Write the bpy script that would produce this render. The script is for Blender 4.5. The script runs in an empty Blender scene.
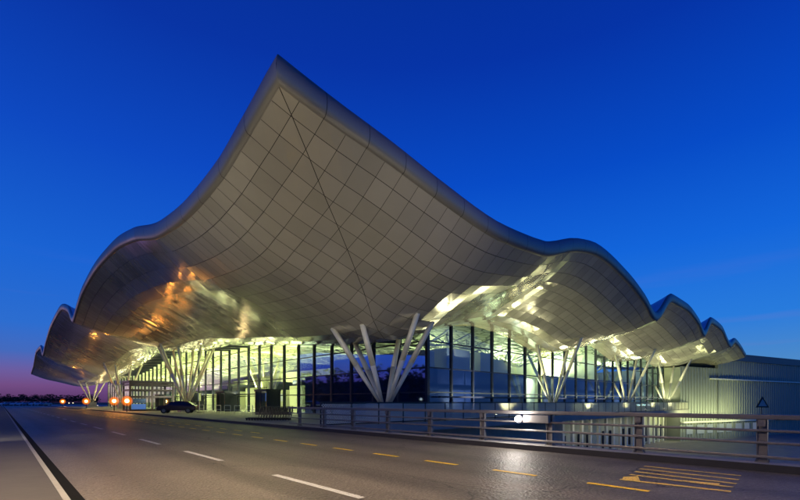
import bpy, math, random
from mathutils import Vector, noise
random.seed(7)
R = math.radians
scn = bpy.context.scene
COL = scn.collection
# World axes: X runs across the road towards the terminal, Y runs along the road, Z up. Metres.

# ------------------------------------------------------------------ materials
def srgb(r, g, b):
    f = lambda c: (c/255/12.92) if c/255 <= .04045 else ((c/255+.055)/1.055)**2.4
    return (f(r), f(g), f(b), 1)

def new_mat(name):
    m = bpy.data.materials.new(name); m.use_nodes = True
    nt = m.node_tree; return m, nt, nt.nodes['Principled BSDF']

def N(nt, t, **kw):
    n = nt.nodes.new(t)
    for k, v in kw.items(): setattr(n, k, v)
    return n

def math_n(nt, op, a, b=None, clamp=False):
    n = N(nt, 'ShaderNodeMath', operation=op, use_clamp=clamp)
    for i, v in enumerate((a, b)):
        if v is None: continue
        if isinstance(v, (int, float)): n.inputs[i].default_value = v
        else: nt.links.new(v, n.inputs[i])
    return n.outputs[0]

def simple(name, col, rough=.5, metal=0., var=.12, scale=6., bump=.0, spec=.5, bscale=None):
    m, nt, p = new_mat(name)
    tc = N(nt, 'ShaderNodeTexCoord')
    nz = N(nt, 'ShaderNodeTexNoise'); nz.inputs['Scale'].default_value = scale; nz.inputs['Detail'].default_value = 5
    nt.links.new(tc.outputs['Object'], nz.inputs['Vector'])
    mx = N(nt, 'ShaderNodeMix', data_type='RGBA')
    mx.inputs[6].default_value = (*[c*(1-var) for c in col[:3]], 1)
    mx.inputs[7].default_value = (*[min(1, c*(1+var)) for c in col[:3]], 1)
    nt.links.new(nz.outputs[0], mx.inputs[0])
    nt.links.new(mx.outputs[2], p.inputs['Base Color'])
    p.inputs['Roughness'].default_value = rough; p.inputs['Metallic'].default_value = metal
    p.inputs['Specular IOR Level'].default_value = spec
    if bump:
        nb = N(nt, 'ShaderNodeTexNoise'); nb.inputs['Scale'].default_value = bscale or scale*4; nb.inputs['Detail'].default_value = 4
        nt.links.new(tc.outputs['Object'], nb.inputs['Vector'])
        b = N(nt, 'ShaderNodeBump'); b.inputs['Strength'].default_value = bump; b.inputs['Distance'].default_value = .02
        nt.links.new(nb.outputs[0], b.inputs['Height']); nt.links.new(b.outputs[0], p.inputs['Normal'])
    return m

def emis(name, col, s):
    m, nt, p = new_mat(name)
    p.inputs['Base Color'].default_value = (.8, .8, .8, 1)
    p.inputs['Emission Color'].default_value = (*col[:3], 1); p.inputs['Emission Strength'].default_value = s
    return m

def panel_mat(name, col, px, py, lw=.03, seam=None, rough=.3, metal=.6, ox=6.64, oy=13., var=.16):
    """metal cladding: rectangular panels with dark open joints, each panel a touch different"""
    m, nt, p = new_mat(name)
    geo = N(nt, 'ShaderNodeTexCoord'); sep = N(nt, 'ShaderNodeSeparateXYZ')
    nt.links.new(geo.outputs['Object'], sep.inputs[0])
    masks = []; cells = []
    for out, pitch, o in ((sep.outputs[0], px, ox), (sep.outputs[1], py, oy)):
        if not pitch: cells.append(0.); continue
        q = math_n(nt, 'DIVIDE', math_n(nt, 'SUBTRACT', out, o), pitch)
        fr = math_n(nt, 'FRACT', q)
        d = math_n(nt, 'ABSOLUTE', math_n(nt, 'SUBTRACT', fr, .5))
        masks.append(math_n(nt, 'GREATER_THAN', d, .5-lw/pitch/2))
        cells.append(math_n(nt, 'FLOOR', q))
    if seam:
        (x0, y0), (x1, y1) = seam
        L = math.hypot(x1-x0, y1-y0); nx, ny = (y1-y0)/L, -(x1-x0)/L
        dd = math_n(nt, 'ADD', math_n(nt, 'MULTIPLY', sep.outputs[0], nx), math_n(nt, 'MULTIPLY', sep.outputs[1], ny))
        dd = math_n(nt, 'ABSOLUTE', math_n(nt, 'SUBTRACT', dd, x0*nx+y0*ny))
        sm = math_n(nt, 'LESS_THAN', dd, .015)
        sm = math_n(nt, 'MULTIPLY', sm, math_n(nt, 'LESS_THAN', sep.outputs[0], x1+1))
        masks.append(sm)
    mask = masks[0]
    for k in masks[1:]: mask = math_n(nt, 'MAXIMUM', mask, k)
    cv = N(nt, 'ShaderNodeCombineXYZ')
    for i, c in enumerate(cells):
        if isinstance(c, float): cv.inputs[i].default_value = c
        else: nt.links.new(c, cv.inputs[i])
    wn = N(nt, 'ShaderNodeTexWhiteNoise', noise_dimensions='3D'); nt.links.new(cv.outputs[0], wn.inputs['Vector'])
    nz = N(nt, 'ShaderNodeTexNoise'); nz.inputs['Scale'].default_value = 1.3; nz.inputs['Detail'].default_value = 4
    nt.links.new(geo.outputs['Object'], nz.inputs['Vector'])
    t = math_n(nt, 'ADD', math_n(nt, 'MULTIPLY', wn.outputs[0], .6), math_n(nt, 'MULTIPLY', nz.outputs[0], .4))
    mx = N(nt, 'ShaderNodeMix', data_type='RGBA')
    mx.inputs[6].default_value = (*[c*(1-var) for c in col[:3]], 1); mx.inputs[7].default_value = (*[c*(1+var) for c in col[:3]], 1)
    nt.links.new(t, mx.inputs[0])
    m2 = N(nt, 'ShaderNodeMix', data_type='RGBA'); m2.inputs[7].default_value = (.02, .018, .015, 1)
    nt.links.new(mask, m2.inputs[0]); nt.links.new(mx.outputs[2], m2.inputs[6])
    nt.links.new(m2.outputs[2], p.inputs['Base Color'])
    nt.links.new(math_n(nt, 'MULTIPLY', math_n(nt, 'SUBTRACT', 1., mask), metal), p.inputs['Metallic'])
    nt.links.new(math_n(nt, 'ADD', rough, math_n(nt, 'MULTIPLY', wn.outputs[0], .1)), p.inputs['Roughness'])
    bm = N(nt, 'ShaderNodeBump'); bm.inputs['Strength'].default_value = .12; bm.inputs['Distance'].default_value = .012
    nt.links.new(nz.outputs[0], bm.inputs['Height']); nt.links.new(bm.outputs[0], p.inputs['Normal'])
    return m

def glass_mat(name, tint, refl=.12, fk=.3, gl=(.75, .85, 1, 1)):
    m, nt, p = new_mat(name)
    nt.nodes.remove(p); out = nt.nodes['Material Output']
    tr = N(nt, 'ShaderNodeBsdfTransparent'); tr.inputs[0].default_value = tint
    gs = N(nt, 'ShaderNodeBsdfGlossy'); gs.inputs['Roughness'].default_value = .03; gs.inputs[0].default_value = gl
    lw = N(nt, 'ShaderNodeFresnel'); lw.inputs[0].default_value = 1.45
    f = math_n(nt, 'ADD', math_n(nt, 'MULTIPLY', lw.outputs[0], fk), refl, True)
    mx = N(nt, 'ShaderNodeMixShader'); nt.links.new(f, mx.inputs[0])
    nt.links.new(tr.outputs[0], mx.inputs[1]); nt.links.new(gs.outputs[0], mx.inputs[2]); nt.links.new(mx.outputs[0], out.inputs[0])
    return m

def asphalt():
    m, nt, p = new_mat('asphalt')
    tc = N(nt, 'ShaderNodeTexCoord')
    def nz(scale, det=6, vec=None, rough=.6):
        n = N(nt, 'ShaderNodeTexNoise'); n.inputs['Scale'].default_value = scale; n.inputs['Detail'].default_value = det; n.inputs['Roughness'].default_value = rough
        nt.links.new(vec or tc.outputs['Object'], n.inputs['Vector']); return n.outputs[0]
    mp = N(nt, 'ShaderNodeMapping'); mp.inputs['Scale'].default_value = (1.2, .06, 1); nt.links.new(tc.outputs['Object'], mp.inputs[0])
    grain = math_n(nt, 'ADD', math_n(nt, 'MULTIPLY', nz(30, 3), .6), math_n(nt, 'MULTIPLY', nz(11, 4), .42)); big = nz(.35); streak = nz(1.4, 5, mp.outputs[0])
    vor = N(nt, 'ShaderNodeTexVoronoi'); vor.inputs['Scale'].default_value = 19; nt.links.new(tc.outputs['Object'], vor.inputs['Vector'])
    t = math_n(nt, 'ADD', math_n(nt, 'MULTIPLY', grain, .8), math_n(nt, 'MULTIPLY', big, .25))
    t = math_n(nt, 'ADD', t, math_n(nt, 'MULTIPLY', streak, .3))
    cr = N(nt, 'ShaderNodeValToRGB'); cr.color_ramp.elements[0].position = .44; cr.color_ramp.elements[1].position = .82
    cr.color_ramp.elements[0].color = (.014, .013, .013, 1); cr.color_ramp.elements[1].color = (.17, .148, .122, 1)
    nt.links.new(t, cr.inputs[0])
    # wheel tracks, tar lines and cracks, pale stones
    sep = N(nt, 'ShaderNodeSeparateXYZ'); nt.links.new(tc.outputs['Object'], sep.inputs[0])
    wob = math_n(nt, 'MULTIPLY', math_n(nt, 'SUBTRACT', nz(.25, 3), .5), .8)
    xx = math_n(nt, 'ADD', sep.outputs[0], wob)
    tr = math_n(nt, 'ABSOLUTE', math_n(nt, 'SUBTRACT', math_n(nt, 'FRACT', math_n(nt, 'DIVIDE', math_n(nt, 'SUBTRACT', xx, .9), 1.85)), .5))
    trk = math_n(nt, 'MULTIPLY', math_n(nt, 'SUBTRACT', .30, tr, True), 1.1)
    cv = N(nt, 'ShaderNodeTexVoronoi', feature='DISTANCE_TO_EDGE'); cv.inputs['Scale'].default_value = .16
    dn = N(nt, 'ShaderNodeTexNoise'); dn.inputs['Scale'].default_value = 1.1; dn.inputs['Detail'].default_value = 6; nt.links.new(tc.outputs['Object'], dn.inputs['Vector'])
    va = N(nt, 'ShaderNodeVectorMath', operation='ADD'); vs = N(nt, 'ShaderNodeVectorMath', operation='SCALE'); vs.inputs['Scale'].default_value = 1.6
    nt.links.new(dn.outputs['Color'], vs.inputs[0]); nt.links.new(vs.outputs[0], va.inputs[0]); nt.links.new(tc.outputs['Object'], va.inputs[1]); nt.links.new(va.outputs[0], cv.inputs['Vector'])
    crack = math_n(nt, 'MULTIPLY', math_n(nt, 'LESS_THAN', cv.outputs[0], .0035), math_n(nt, 'GREATER_THAN', big, .47))
    jn = math_n(nt, 'LESS_THAN', math_n(nt, 'ABSOLUTE', math_n(nt, 'SUBTRACT', math_n(nt, 'ADD', sep.outputs[0], math_n(nt, 'MULTIPLY', wob, .06)), 6.05)), .02)
    dark = math_n(nt, 'MAXIMUM', math_n(nt, 'MULTIPLY', crack, .75), math_n(nt, 'MULTIPLY', jn, .6))
    dark = math_n(nt, 'MAXIMUM', dark, trk)
    blot = N(nt, 'ShaderNodeMapRange'); blot.inputs['From Min'].default_value = .62; blot.inputs['From Max'].default_value = .72; nt.links.new(nz(.8, 4), blot.inputs[0])
    dark = math_n(nt, 'MAXIMUM', dark, math_n(nt, 'MULTIPLY', blot.outputs[0], .4))
    st = math_n(nt, 'MULTIPLY', math_n(nt, 'LESS_THAN', vor.outputs['Distance'], .24), .6)
    mx0 = N(nt, 'ShaderNodeMix', data_type='RGBA'); mx0.inputs[7].default_value = (.26, .24, .22, 1)
    nt.links.new(st, mx0.inputs[0]); nt.links.new(cr.outputs[0], mx0.inputs[6])
    mx = N(nt, 'ShaderNodeMix', data_type='RGBA'); mx.inputs[7].default_value = (.012, .011, .011, 1)
    nt.links.new(dark, mx.inputs[0]); nt.links.new(mx0.outputs[2], mx.inputs[6])
    nt.links.new(mx.outputs[2], p.inputs['Base Color'])
    nt.links.new(math_n(nt, 'ADD', .38, math_n(nt, 'MULTIPLY', streak, .25)), p.inputs['Roughness']); p.inputs['Specular IOR Level'].default_value = .35
    b = N(nt, 'ShaderNodeBump'); b.inputs['Strength'].default_value = .9; b.inputs['Distance'].default_value = .02
    nt.links.new(math_n(nt, 'ADD', grain, vor.outputs['Distance']), b.inputs['Height']); nt.links.new(b.outputs[0], p.inputs['Normal'])
    return m

def worn_paint(name, col):
    m, nt, p = new_mat(name)
    tc = N(nt, 'ShaderNodeTexCoord')
    n1 = N(nt, 'ShaderNodeTexNoise'); n1.inputs['Scale'].default_value = 28; n1.inputs['Detail'].default_value = 6; n1.inputs['Roughness'].default_value = .7
    nt.links.new(tc.outputs['Object'], n1.inputs['Vector'])
    cr = N(nt, 'ShaderNodeValToRGB'); cr.color_ramp.elements[0].position = .36; cr.color_ramp.elements[1].position = .46
    cr.color_ramp.elements[0].color = (.07, .065, .06, 1); cr.color_ramp.elements[1].color = col
    nt.links.new(n1.outputs[0], cr.inputs[0]); nt.links.new(cr.outputs[0], p.inputs['Base Color'])
    p.inputs['Roughness'].default_value = .6
    return m

def lattice_mat():
    """pale ceiling of triangular perforated panels"""
    m, nt, p = new_mat('lattice_ceiling')
    tc = N(nt, 'ShaderNodeTexCoord')
    v = N(nt, 'ShaderNodeTexVoronoi', feature='DISTANCE_TO_EDGE'); v.inputs['Scale'].default_value = .9
    nt.links.new(tc.outputs['Object'], v.inputs['Vector'])
    cr = N(nt, 'ShaderNodeValToRGB'); cr.color_ramp.elements[0].position = .05; cr.color_ramp.elements[1].position = .11
    cr.color_ramp.elements[0].color = (.10, .11, .06, 1); cr.color_ramp.elements[1].color = (.62, .62, .45, 1)
    nt.links.new(v.outputs[0], cr.inputs[0]); nt.links.new(cr.outputs[0], p.inputs['Base Color'])
    p.inputs['Roughness'].default_value = .35; p.inputs['Metallic'].default_value = .3
    b = N(nt, 'ShaderNodeBump'); b.inputs['Strength'].default_value = .8; b.inputs['Distance'].default_value = .2
    nt.links.new(v.outputs[0], b.inputs['Height']); nt.links.new(b.outputs[0], p.inputs['Normal'])
    return m

SEAM = ((7.0, 13.36), (19., 21.6))
M = dict(
    asphalt=asphalt(),
    soffit=panel_mat('soffit_panels', (.46, .43, .365), 1.0, .85,   .022, SEAM, rough=.10, metal=.55, var=.16),
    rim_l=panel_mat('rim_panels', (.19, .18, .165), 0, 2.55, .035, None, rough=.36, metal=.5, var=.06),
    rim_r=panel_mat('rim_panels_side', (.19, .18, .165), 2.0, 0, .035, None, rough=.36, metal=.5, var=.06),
    shell=panel_mat('roof_shell_metal', (.45, .46, .48), 2.1, 2.1, .03, None, rough=.3, metal=.7),
    lattice=lattice_mat(),
    steel=simple('painted_steel', (.6, .58, .48), .4, .1, .1, 3),
    frame=simple('dark_frame', (.012, .016, .035), .35, .4, .1, 3),
    truss=simple('truss_rods', (.55, .55, .45), .5, .1, .1, 3),
    concrete=simple('concrete', (.26, .25, .23), .8, 0, .25, 1.3, .4),
    paving=simple('paving', (.22, .21, .19), .65, 0, .25, .8, .3),
    kerb=simple('kerb_stone', (.24, .23, .22), .75, 0, .2, 4, .4),
    poster=simple('blue_print', (.05, .12, .35), .3, 0, .9, 9),
    walk=simple('walk_concrete', (.06, .054, .048), .75, 0, .3, 1.2, .4),
    darkkerb=simple('dark_kerb_stone', (.018, .017, .02), .8, 0, .25, 4, .4),
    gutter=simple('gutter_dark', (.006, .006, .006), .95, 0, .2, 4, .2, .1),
    rail=simple('galvanised_rail', (.16, .15, .145), .42, .55, .22, 5, .15),
    black=simple('black_metal', (.012, .012, .015), .4, .3, .2, 5),
    rubber=simple('rubber', (.012, .012, .012), .8, 0, .2, 5),
    pale=simple('pale_wall', (.66, .66, .55), .6, 0, .06, .7),
    pale2=simple('cream_panel', (.55, .57, .42), .6, 0, .08, .7),
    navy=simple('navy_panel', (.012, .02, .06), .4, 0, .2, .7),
    floor=simple('polished_floor', (.3, .3, .26), .2, 0, .1, .6),
    grass=simple('rough_grass', (.03, .035, .02), .95, 0, .4, .08),
    clad=simple('ribbed_cladding', (.24, .26, .23), .5, .15, .08, .4),
    cladtop=simple('roof_edge_band', (.07, .08, .1), .5, .2, .08, .4),
    leaf=simple('dark_leaf', (.02, .03, .02), .9, 0, .5, .2),
    bark=simple('bark', (.05, .04, .03), .9),
    yellow=worn_paint('yellow_paint', (.9, .58, .02, 1)),
    oldyellow=worn_paint('old_yellow_paint', (.85, .55, .08, 1)),
    white=worn_paint('white_paint', (.45, .45, .44, 1)),
    glass=glass_mat('clear_glass', (.86, .95, .88, 1), .02, .3),
    blueglass=glass_mat('blue_glass', (.50, .62, .82, 1), .10, .5, (.35, .5, 1, 1)),
    carglass=simple('car_glass', (.01, .012, .015), .08, 0, .1, 3),
    signwhite=simple('sign_face', (.35, .35, .3), .5),
    amber=emis('amber_lamp', (1, .55, .12), 30),
    whitelamp=emis('white_lamp', (1, .93, .85), 120),
    farlamp=emis('far_lamp', (1, .9, .45), 1.6),
    addedlamp=emis('added_lamp_glass', (1, .8, .6), 30),
    screen=emis('blue_poster', (.10, .28, .9), .45),
    tube=emis('tube_lamp', (1, .95, .6), 14),
    lowlamp=emis('lower_window', (.8, .9, 1), .1),
)

# ------------------------------------------------------------------ mesh helpers
class MB:
    def __init__(s): s.v = []; s.f = []; s.mi = []
    def quad(s, pts, mi=0):
        b = len(s.v); s.v += [tuple(p) for p in pts]; s.f.append(tuple(range(b, b+len(pts)))); s.mi.append(mi)
    def box(s, x0, x1, y0, y1, z0, z1, mi=0):
        b = len(s.v)
        s.v += [(x, y, z) for z in (z0, z1) for y in (y0, y1) for x in (x0, x1)]
        for f in ((0, 2, 3, 1), (4, 5, 7, 6), (0, 1, 5, 4), (2, 6, 7, 3), (0, 4, 6, 2), (1, 3, 7, 5)):
            s.f.append(tuple(b+i for i in f)); s.mi.append(mi)
        return s
    def tube(s, a, b, ra, rb=None, n=8, mi=0, caps=True):
        a, b = Vector(a), Vector(b); rb = ra if rb is None else rb
        d = (b-a).normalized(); up = Vector((0, 0, 1)) if abs(d.z) < .95 else Vector((1, 0, 0))
        p = d.cross(up).normalized(); q = d.cross(p); k = len(s.v)
        for c, r in ((a, ra), (b, rb)):
            for i in range(n):
                t = 2*math.pi*i/n; s.v.append(tuple(c+p*r*math.cos(t)+q*r*math.sin(t)))
        for i in range(n):
            j = (i+1) % n; s.f.append((k+i, k+j, k+n+j, k+n+i)); s.mi.append(mi)
        if caps:
            s.f.append(tuple(k+i for i in range(n))[::-1]); s.mi.append(mi)
            s.f.append(tuple(k+n+i for i in range(n))); s.mi.append(mi)
        return s
    def ball(s, c, r, n=10, mi=0, sz=1.):
        k = len(s.v); h = n//2
        for i in range(h+1):
            th = math.pi*i/h
            for j in range(n):
                ph = 2*math.pi*j/n
                s.v.append((c[0]+r*math.sin(th)*math.cos(ph), c[1]+r*math.sin(th)*math.sin(ph), c[2]+r*sz*math.cos(th)))
        for i in range(h):
            for j in range(n):
                s.f.append((k+i*n+j, k+(i+1)*n+j, k+(i+1)*n+(j+1) % n, k+i*n+(j+1) % n)); s.mi.append(mi)
        return s
    def bar(s, a, b, w, h, mi=0):
        """rectangular bar from a to b, w across (horizontal), h up"""
        a, b = Vector(a), Vector(b); d = (b-a).normalized()
        up = Vector((0, 0, 1)) if abs(d.z) < .95 else Vector((0, 1, 0))
        p = d.cross(up).normalized()*w/2; q = p.cross(d).normalized()*h/2; k = len(s.v)
        for c in (a, b):
            for (i, j) in ((-1, -1), (1, -1), (1, 1), (-1, 1)): s.v.append(tuple(c+p*i+q*j))
        for f in ((3, 2, 1, 0), (4, 5, 6, 7), (0, 1, 5, 4), (1, 2, 6, 5), (2, 3, 7, 6), (3, 0, 4, 7)):
            s.f.append(tuple(k+i for i in f)); s.mi.append(mi)
        return s
    def build(s, name, mats, parent=None, smooth=False, bevel=0.):
        me = bpy.data.meshes.new(name); me.from_pydata(s.v, [], s.f)
        for m in (mats if isinstance(mats, (list, tuple)) else [mats]): me.materials.append(m)
        me.polygons.foreach_set('material_index', s.mi)
        if smooth: me.polygons.foreach_set('use_smooth', [True]*len(s.f))
        me.update()
        o = bpy.data.objects.new(name, me); COL.objects.link(o)
        if parent: o.parent = parent
        if bevel:
            b = o.modifiers.new('bevel', 'BEVEL'); b.width = bevel; b.segments = 2; b.limit_method = 'ANGLE'
        return o

def tag(o, label=None, cat=None, group=None, kind=None):
    if label: o['label'] = label
    if cat: o['category'] = cat
    if group: o['group'] = group
    if kind: o['kind'] = kind
    return o
def empty(name, loc=(0, 0, 0), rz=0.):
    e = bpy.data.objects.new(name, None); COL.objects.link(e); e.location = loc; e.rotation_euler = (0, 0, rz); e.empty_display_size = .3
    return e
def copy_tree(o, parent=None):
    c = o.copy(); COL.objects.link(c)
    if parent: c.parent = parent
    for ch in list(o.children): copy_tree(ch, c)
    return c
def place(o, x, y, z=0., rz=0.):
    o.location = (x, y, z); o.rotation_euler = (0, 0, rz); return o

def spline(tab):
    xs = [t[0] for t in tab]; ys = [t[1] for t in tab]; n = len(xs)
    m = [0.]*n
    for i in range(1, n-1):
        d0 = (ys[i]-ys[i-1])/(xs[i]-xs[i-1]); d1 = (ys[i+1]-ys[i])/(xs[i+1]-xs[i])
        m[i] = 0 if d0*d1 <= 0 else 2*d0*d1/(d0+d1)
    m[0] = (ys[1]-ys[0])/(xs[1]-xs[0]); m[-1] = (ys[-1]-ys[-2])/(xs[-1]-xs[-2])
    def f(x):
        if x <= xs[0]: return ys[0]
        if x >= xs[-1]: return ys[-1]
        i = max(k for k in range(n) if xs[k] <= x)
        if i == n-1: return ys[-1]
        h = xs[i+1]-xs[i]; t = (x-xs[i])/h
        return (2*t**3-3*t*t+1)*ys[i]+(t**3-2*t*t+t)*h*m[i]+(-2*t**3+3*t*t)*ys[i+1]+(t**3-t*t)*h*m[i+1]
    return f

# ------------------------------------------------------------------ roof form
X0, Y0, X1, Y1 = 6.64, 13.0, 99.6, 166.0       # outer roof edges
CX, CY = 19.0, 21.6                            # corner tree column
FX, FY = 25.0, 23.3                            # glass facades
TH = 1.0                                      # edge depth
EL = spline([(13, 12.9), (16.2, 12.1), (18.6, 11.6), (22.5, 11.45), (27, 11.8), (34.7, 13.6), (41.3, 14.6), (49.8, 14.97), (58.7, 14.4), (63, 13.4), (67.5, 12.2), (73.2, 14.4),
             (84, 16.2), (98.1, 15.8), (112, 13.6), (119.5, 12.0), (127, 14.4), (141.7, 14.7), (155, 11.6), (166, 10.3)])
UP = .42
ER = spline([(6.64, 12.9), (7.8, 12.7), (9.66, 12.47), (11.5, 12.27), (15.3, 11.7), (20.2, 11.2), (24.3, 11.35), (29.7, 12.9), (33.2, 13.4), (39.3, 12.66), (43.8, 11.45), (47, 10.1),
             (53, 13.0), (58.7, 13.0), (64.5, 12.0), (67.3, 10.7), (72, 13.1), (78, 12.9), (85.3, 10.9), (89.5, 12.0), (93.3, 11.6), (99.6, 10.3)])
CC = spline([(13, 5.7), (21.6, 5.7), (28, 6.0), (33, 6.5), (41, 7.2), (51, 8.2), (63.6, 8.5), (76, 9.8), (87, 10.1), (100, 9.0), (106, 8.4), (127, 7.0), (135, 6.5), (148, 6.4), (166, 6.3)])
DD = spline([(6, 5.7), (19, 5.7), (25, 7.3), (31, 8.3), (36, 8.0), (42.7, 6.8), (54, 9.1), (64.5, 7.3), (74, 9.1), (83, 7.6), (92, 8.4), (100, 7.8)])
G = spline([(0, 1), (.1, .83), (.28, .57), (.455, .42), (.70, .19), (.84, .05), (1, 0)])
def zs(x, y):
    a = min(1, max(0, (x-X0)/(CX-X0))); b = min(1, max(0, (y-Y0)/(CY-Y0)))
    c, d = CC(y), DD(x)
    I = c + d - 5.7
    z = I
    ga, gb = G(a), G(b)
    if ga > 0: z += ga*(EL(y)+UP-TH-c)
    if gb > 0: z += gb*(ER(x)+UP-TH-d)
    if ga > 0 and gb > 0: z -= ga*gb*(12.9+UP-TH-5.7)
    # far ends of the roof flare gently
    return z

terminal = empty('airport_terminal', (FX, FY, .15))
tag(terminal, 'huge airport terminal with a wavy metal panelled roof over lit glass walls', 'terminal')
def T(mb, name, mat, **k):
    mb.v = [(x-FX, y-FY, z-.15) for x, y, z in mb.v] if k.pop('shift', False) else mb.v
    o = mb.build(name, mat, **k); o.parent = terminal
    if not k.get('_'): o.matrix_parent_inverse = terminal.matrix_basis.inverted()
    return o
bpy.context.view_layer.update()
PINV = None
def TT(mb, name, mat, parent=None, **k):
    """part of the terminal, mesh given in world coordinates"""
    o = mb.build(name, mat, **k); o.parent = parent or terminal
    o.matrix_parent_inverse.identity()
    if parent is None: o.location = (-FX, -FY, -.15)
    return o

P = 1.05
def frange(a, b, step, must=()):
    n = int((b-a)/step); L = [a+i*step for i in range(n+1)]
    if b-L[-1] > .01: L.append(b)
    for m_ in must:
        i = min(range(len(L)), key=lambda k: abs(L[k]-m_)); L[i] = m_
    return L
IN = .26
xs = frange(X0, X1, 1.0, ()); ys = frange(Y0, Y1, .85, ())
xs[0] = X0+IN; ys[0] = Y0+IN; xs[-1] = X1-IN; ys[-1] = Y1-IN
ix = min(range(len(xs)), key=lambda k: abs(xs[k]-FX)); iy = min(range(len(ys)), key=lambda k: abs(ys[k]-FY))
xs[ix] = FX; ys[iy] = FY
rnd = random.Random(3)
Z = [[zs(x, y)+(rnd.uniform(-.009, .009)*min(2.2, .25+max(x-X0, (y-Y0)*1.6)/60) if 0 < i < len(xs)-1 and 0 < j < len(ys)-1 else 0) for j, y in enumerate(ys)] for i, x in enumerate(xs)]
def grid(cond, dz=0., flip=False, step=1):
    mb = MB(); idx = {}
    def vid(i, j):
        if (i, j) not in idx:
            idx[(i, j)] = len(mb.v)
            z = Z[i][j] + (dz(i, j) if callable(dz) else dz)
            mb.v.append((xs[i], ys[j], z))
        return idx[(i, j)]
    for i in range(len(xs)-1):
        for j in range(len(ys)-1):
            if cond(i, j):
                q = (vid(i, j), vid(i, j+1), vid(i+1, j+1), vid(i+1, j))
                mb.f.append(q if not flip else q[::-1]); mb.mi.append(0)
    return mb
inside = lambda i, j: i >= ix and j >= iy
TT(grid(lambda i, j: not inside(i, j)), 'soffit', M['soffit'])
TT(grid(inside), 'ceiling', M['lattice'])
def dz_top(i, j):
    e = min(xs[i]-X0, X1-xs[i], ys[j]-Y0, Y1-ys[j])
    return TH+1.6*min(1, max(0, e-.5)/12)
TT(grid(lambda i, j: True, dz_top, True), 'roof_shell', M['shell'], smooth=True)

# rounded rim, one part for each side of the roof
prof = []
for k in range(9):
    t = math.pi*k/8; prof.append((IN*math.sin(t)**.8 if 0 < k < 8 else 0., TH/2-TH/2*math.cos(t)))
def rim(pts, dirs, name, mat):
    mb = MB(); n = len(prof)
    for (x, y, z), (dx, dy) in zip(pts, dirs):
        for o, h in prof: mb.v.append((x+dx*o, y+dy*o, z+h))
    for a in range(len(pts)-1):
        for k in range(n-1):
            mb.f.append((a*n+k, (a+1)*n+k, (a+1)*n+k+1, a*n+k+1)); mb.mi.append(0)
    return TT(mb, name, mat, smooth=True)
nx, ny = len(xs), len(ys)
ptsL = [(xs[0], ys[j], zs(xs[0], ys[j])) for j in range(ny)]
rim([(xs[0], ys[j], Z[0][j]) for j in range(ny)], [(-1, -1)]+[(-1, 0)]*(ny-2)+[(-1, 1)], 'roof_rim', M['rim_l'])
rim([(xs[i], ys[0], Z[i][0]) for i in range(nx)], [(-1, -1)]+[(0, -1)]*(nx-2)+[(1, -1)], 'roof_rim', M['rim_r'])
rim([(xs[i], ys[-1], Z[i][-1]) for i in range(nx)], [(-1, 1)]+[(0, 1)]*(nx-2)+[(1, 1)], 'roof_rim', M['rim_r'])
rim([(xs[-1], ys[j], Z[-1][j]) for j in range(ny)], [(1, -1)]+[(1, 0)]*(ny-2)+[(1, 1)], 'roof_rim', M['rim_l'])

# space frame below the ceiling (only where the glass lets it be seen)
mb = MB(); gp = 3.2
def node(i, j, low):
    x = FX+1.6+i*gp+(gp/2 if low else 0); y = FY+1.6+j*gp+(gp/2 if low else 0)
    return (x, y, zs(x, y)-(1.5 if low else .15))
for i in range(0, 13):
    for j in range(0, 40):
        if i > 7 and j > 6: continue
        l = node(i, j, True)
        for a, b in ((0, 0), (1, 0), (0, 1), (1, 1)): mb.tube(l, node(i+a, j+b, False), .06, n=4, caps=False)
        mb.tube(l, node(i+1, j, True), .07, n=4, caps=False); mb.tube(l, node(i, j+1, True), .07, n=4, caps=False)
TT(mb, 'roof_truss', M['truss'])

# glass walls -------------------------------------------------------
BL, BR = 3.37, 3.0
ZT = [2.3, 4.3, 6.45, 8.6, 10.75]
yb = [FY+BL*k for k in range(0, 42)]; xb = [FX+BR*k for k in range(0, 22)]
for k, y in enumerate(yb):
    TT(MB().box(FX-.12, FX+.16, y-.13, y+.13, .15, zs(FX, y)+.05), 'mullion', M['frame'])
    if k < len(yb)-1:
        y2 = yb[k+1]; m_ = MB(); m_.quad([(FX, y+.13, .15), (FX, y2-.13, .15), (FX, y2-.13, zs(FX, y2)), (FX, y+.13, zs(FX, y))])
        TT(m_, 'glass_pane', M['blueglass'] if k < 6 else M['glass'])
for k, x in enumerate(xb):
    if k: TT(MB().box(x-.08, x+.08, FY-.12, FY+.16, .15, zs(x, FY)+.05), 'mullion', M['frame'])
    if k < len(xb)-1:
        x2 = xb[k+1]; m_ = MB(); m_.quad([(x+.12, FY, .15), (x2-.12, FY, .15), (x2-.12, FY, zs(x2, FY)), (x+.12, FY, zs(x, FY))])
        TT(m_, 'glass_pane', M['glass'] if k == 6 else M['blueglass'])
def transom(z, horiz):
    mb = MB(); L = yb if horiz else xb
    for k in range(len(L)-1):
        a, b = L[k], L[k+1]
        top = min(zs(FX, a), zs(FX, b)) if horiz else min(zs(a, FY), zs(b, FY))
        if z > top-.1: continue
        if horiz: mb.box(FX-.05, FX+.06, a+.13, b-.13, z-.05, z+.05)
        else: mb.box(a+.12, b-.12, FY-.05, FY+.06, z-.05, z+.05)
    if mb.v: TT(mb, 'transom', M['frame'])
for z in ZT: transom(z, True); transom(z, False)
# opaque wall closing the glass walls off at both far ends, and the back
TT(MB().box(FX+.2, X1-4, yb[-1], yb[-1]+.4, .15, 7), 'end_wall', M['pale'])
TT(MB().box(FX, 62, yb[-1]-.2, yb[-1]-.05, .15, 7), 'end_wall', M['pale'])

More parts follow.
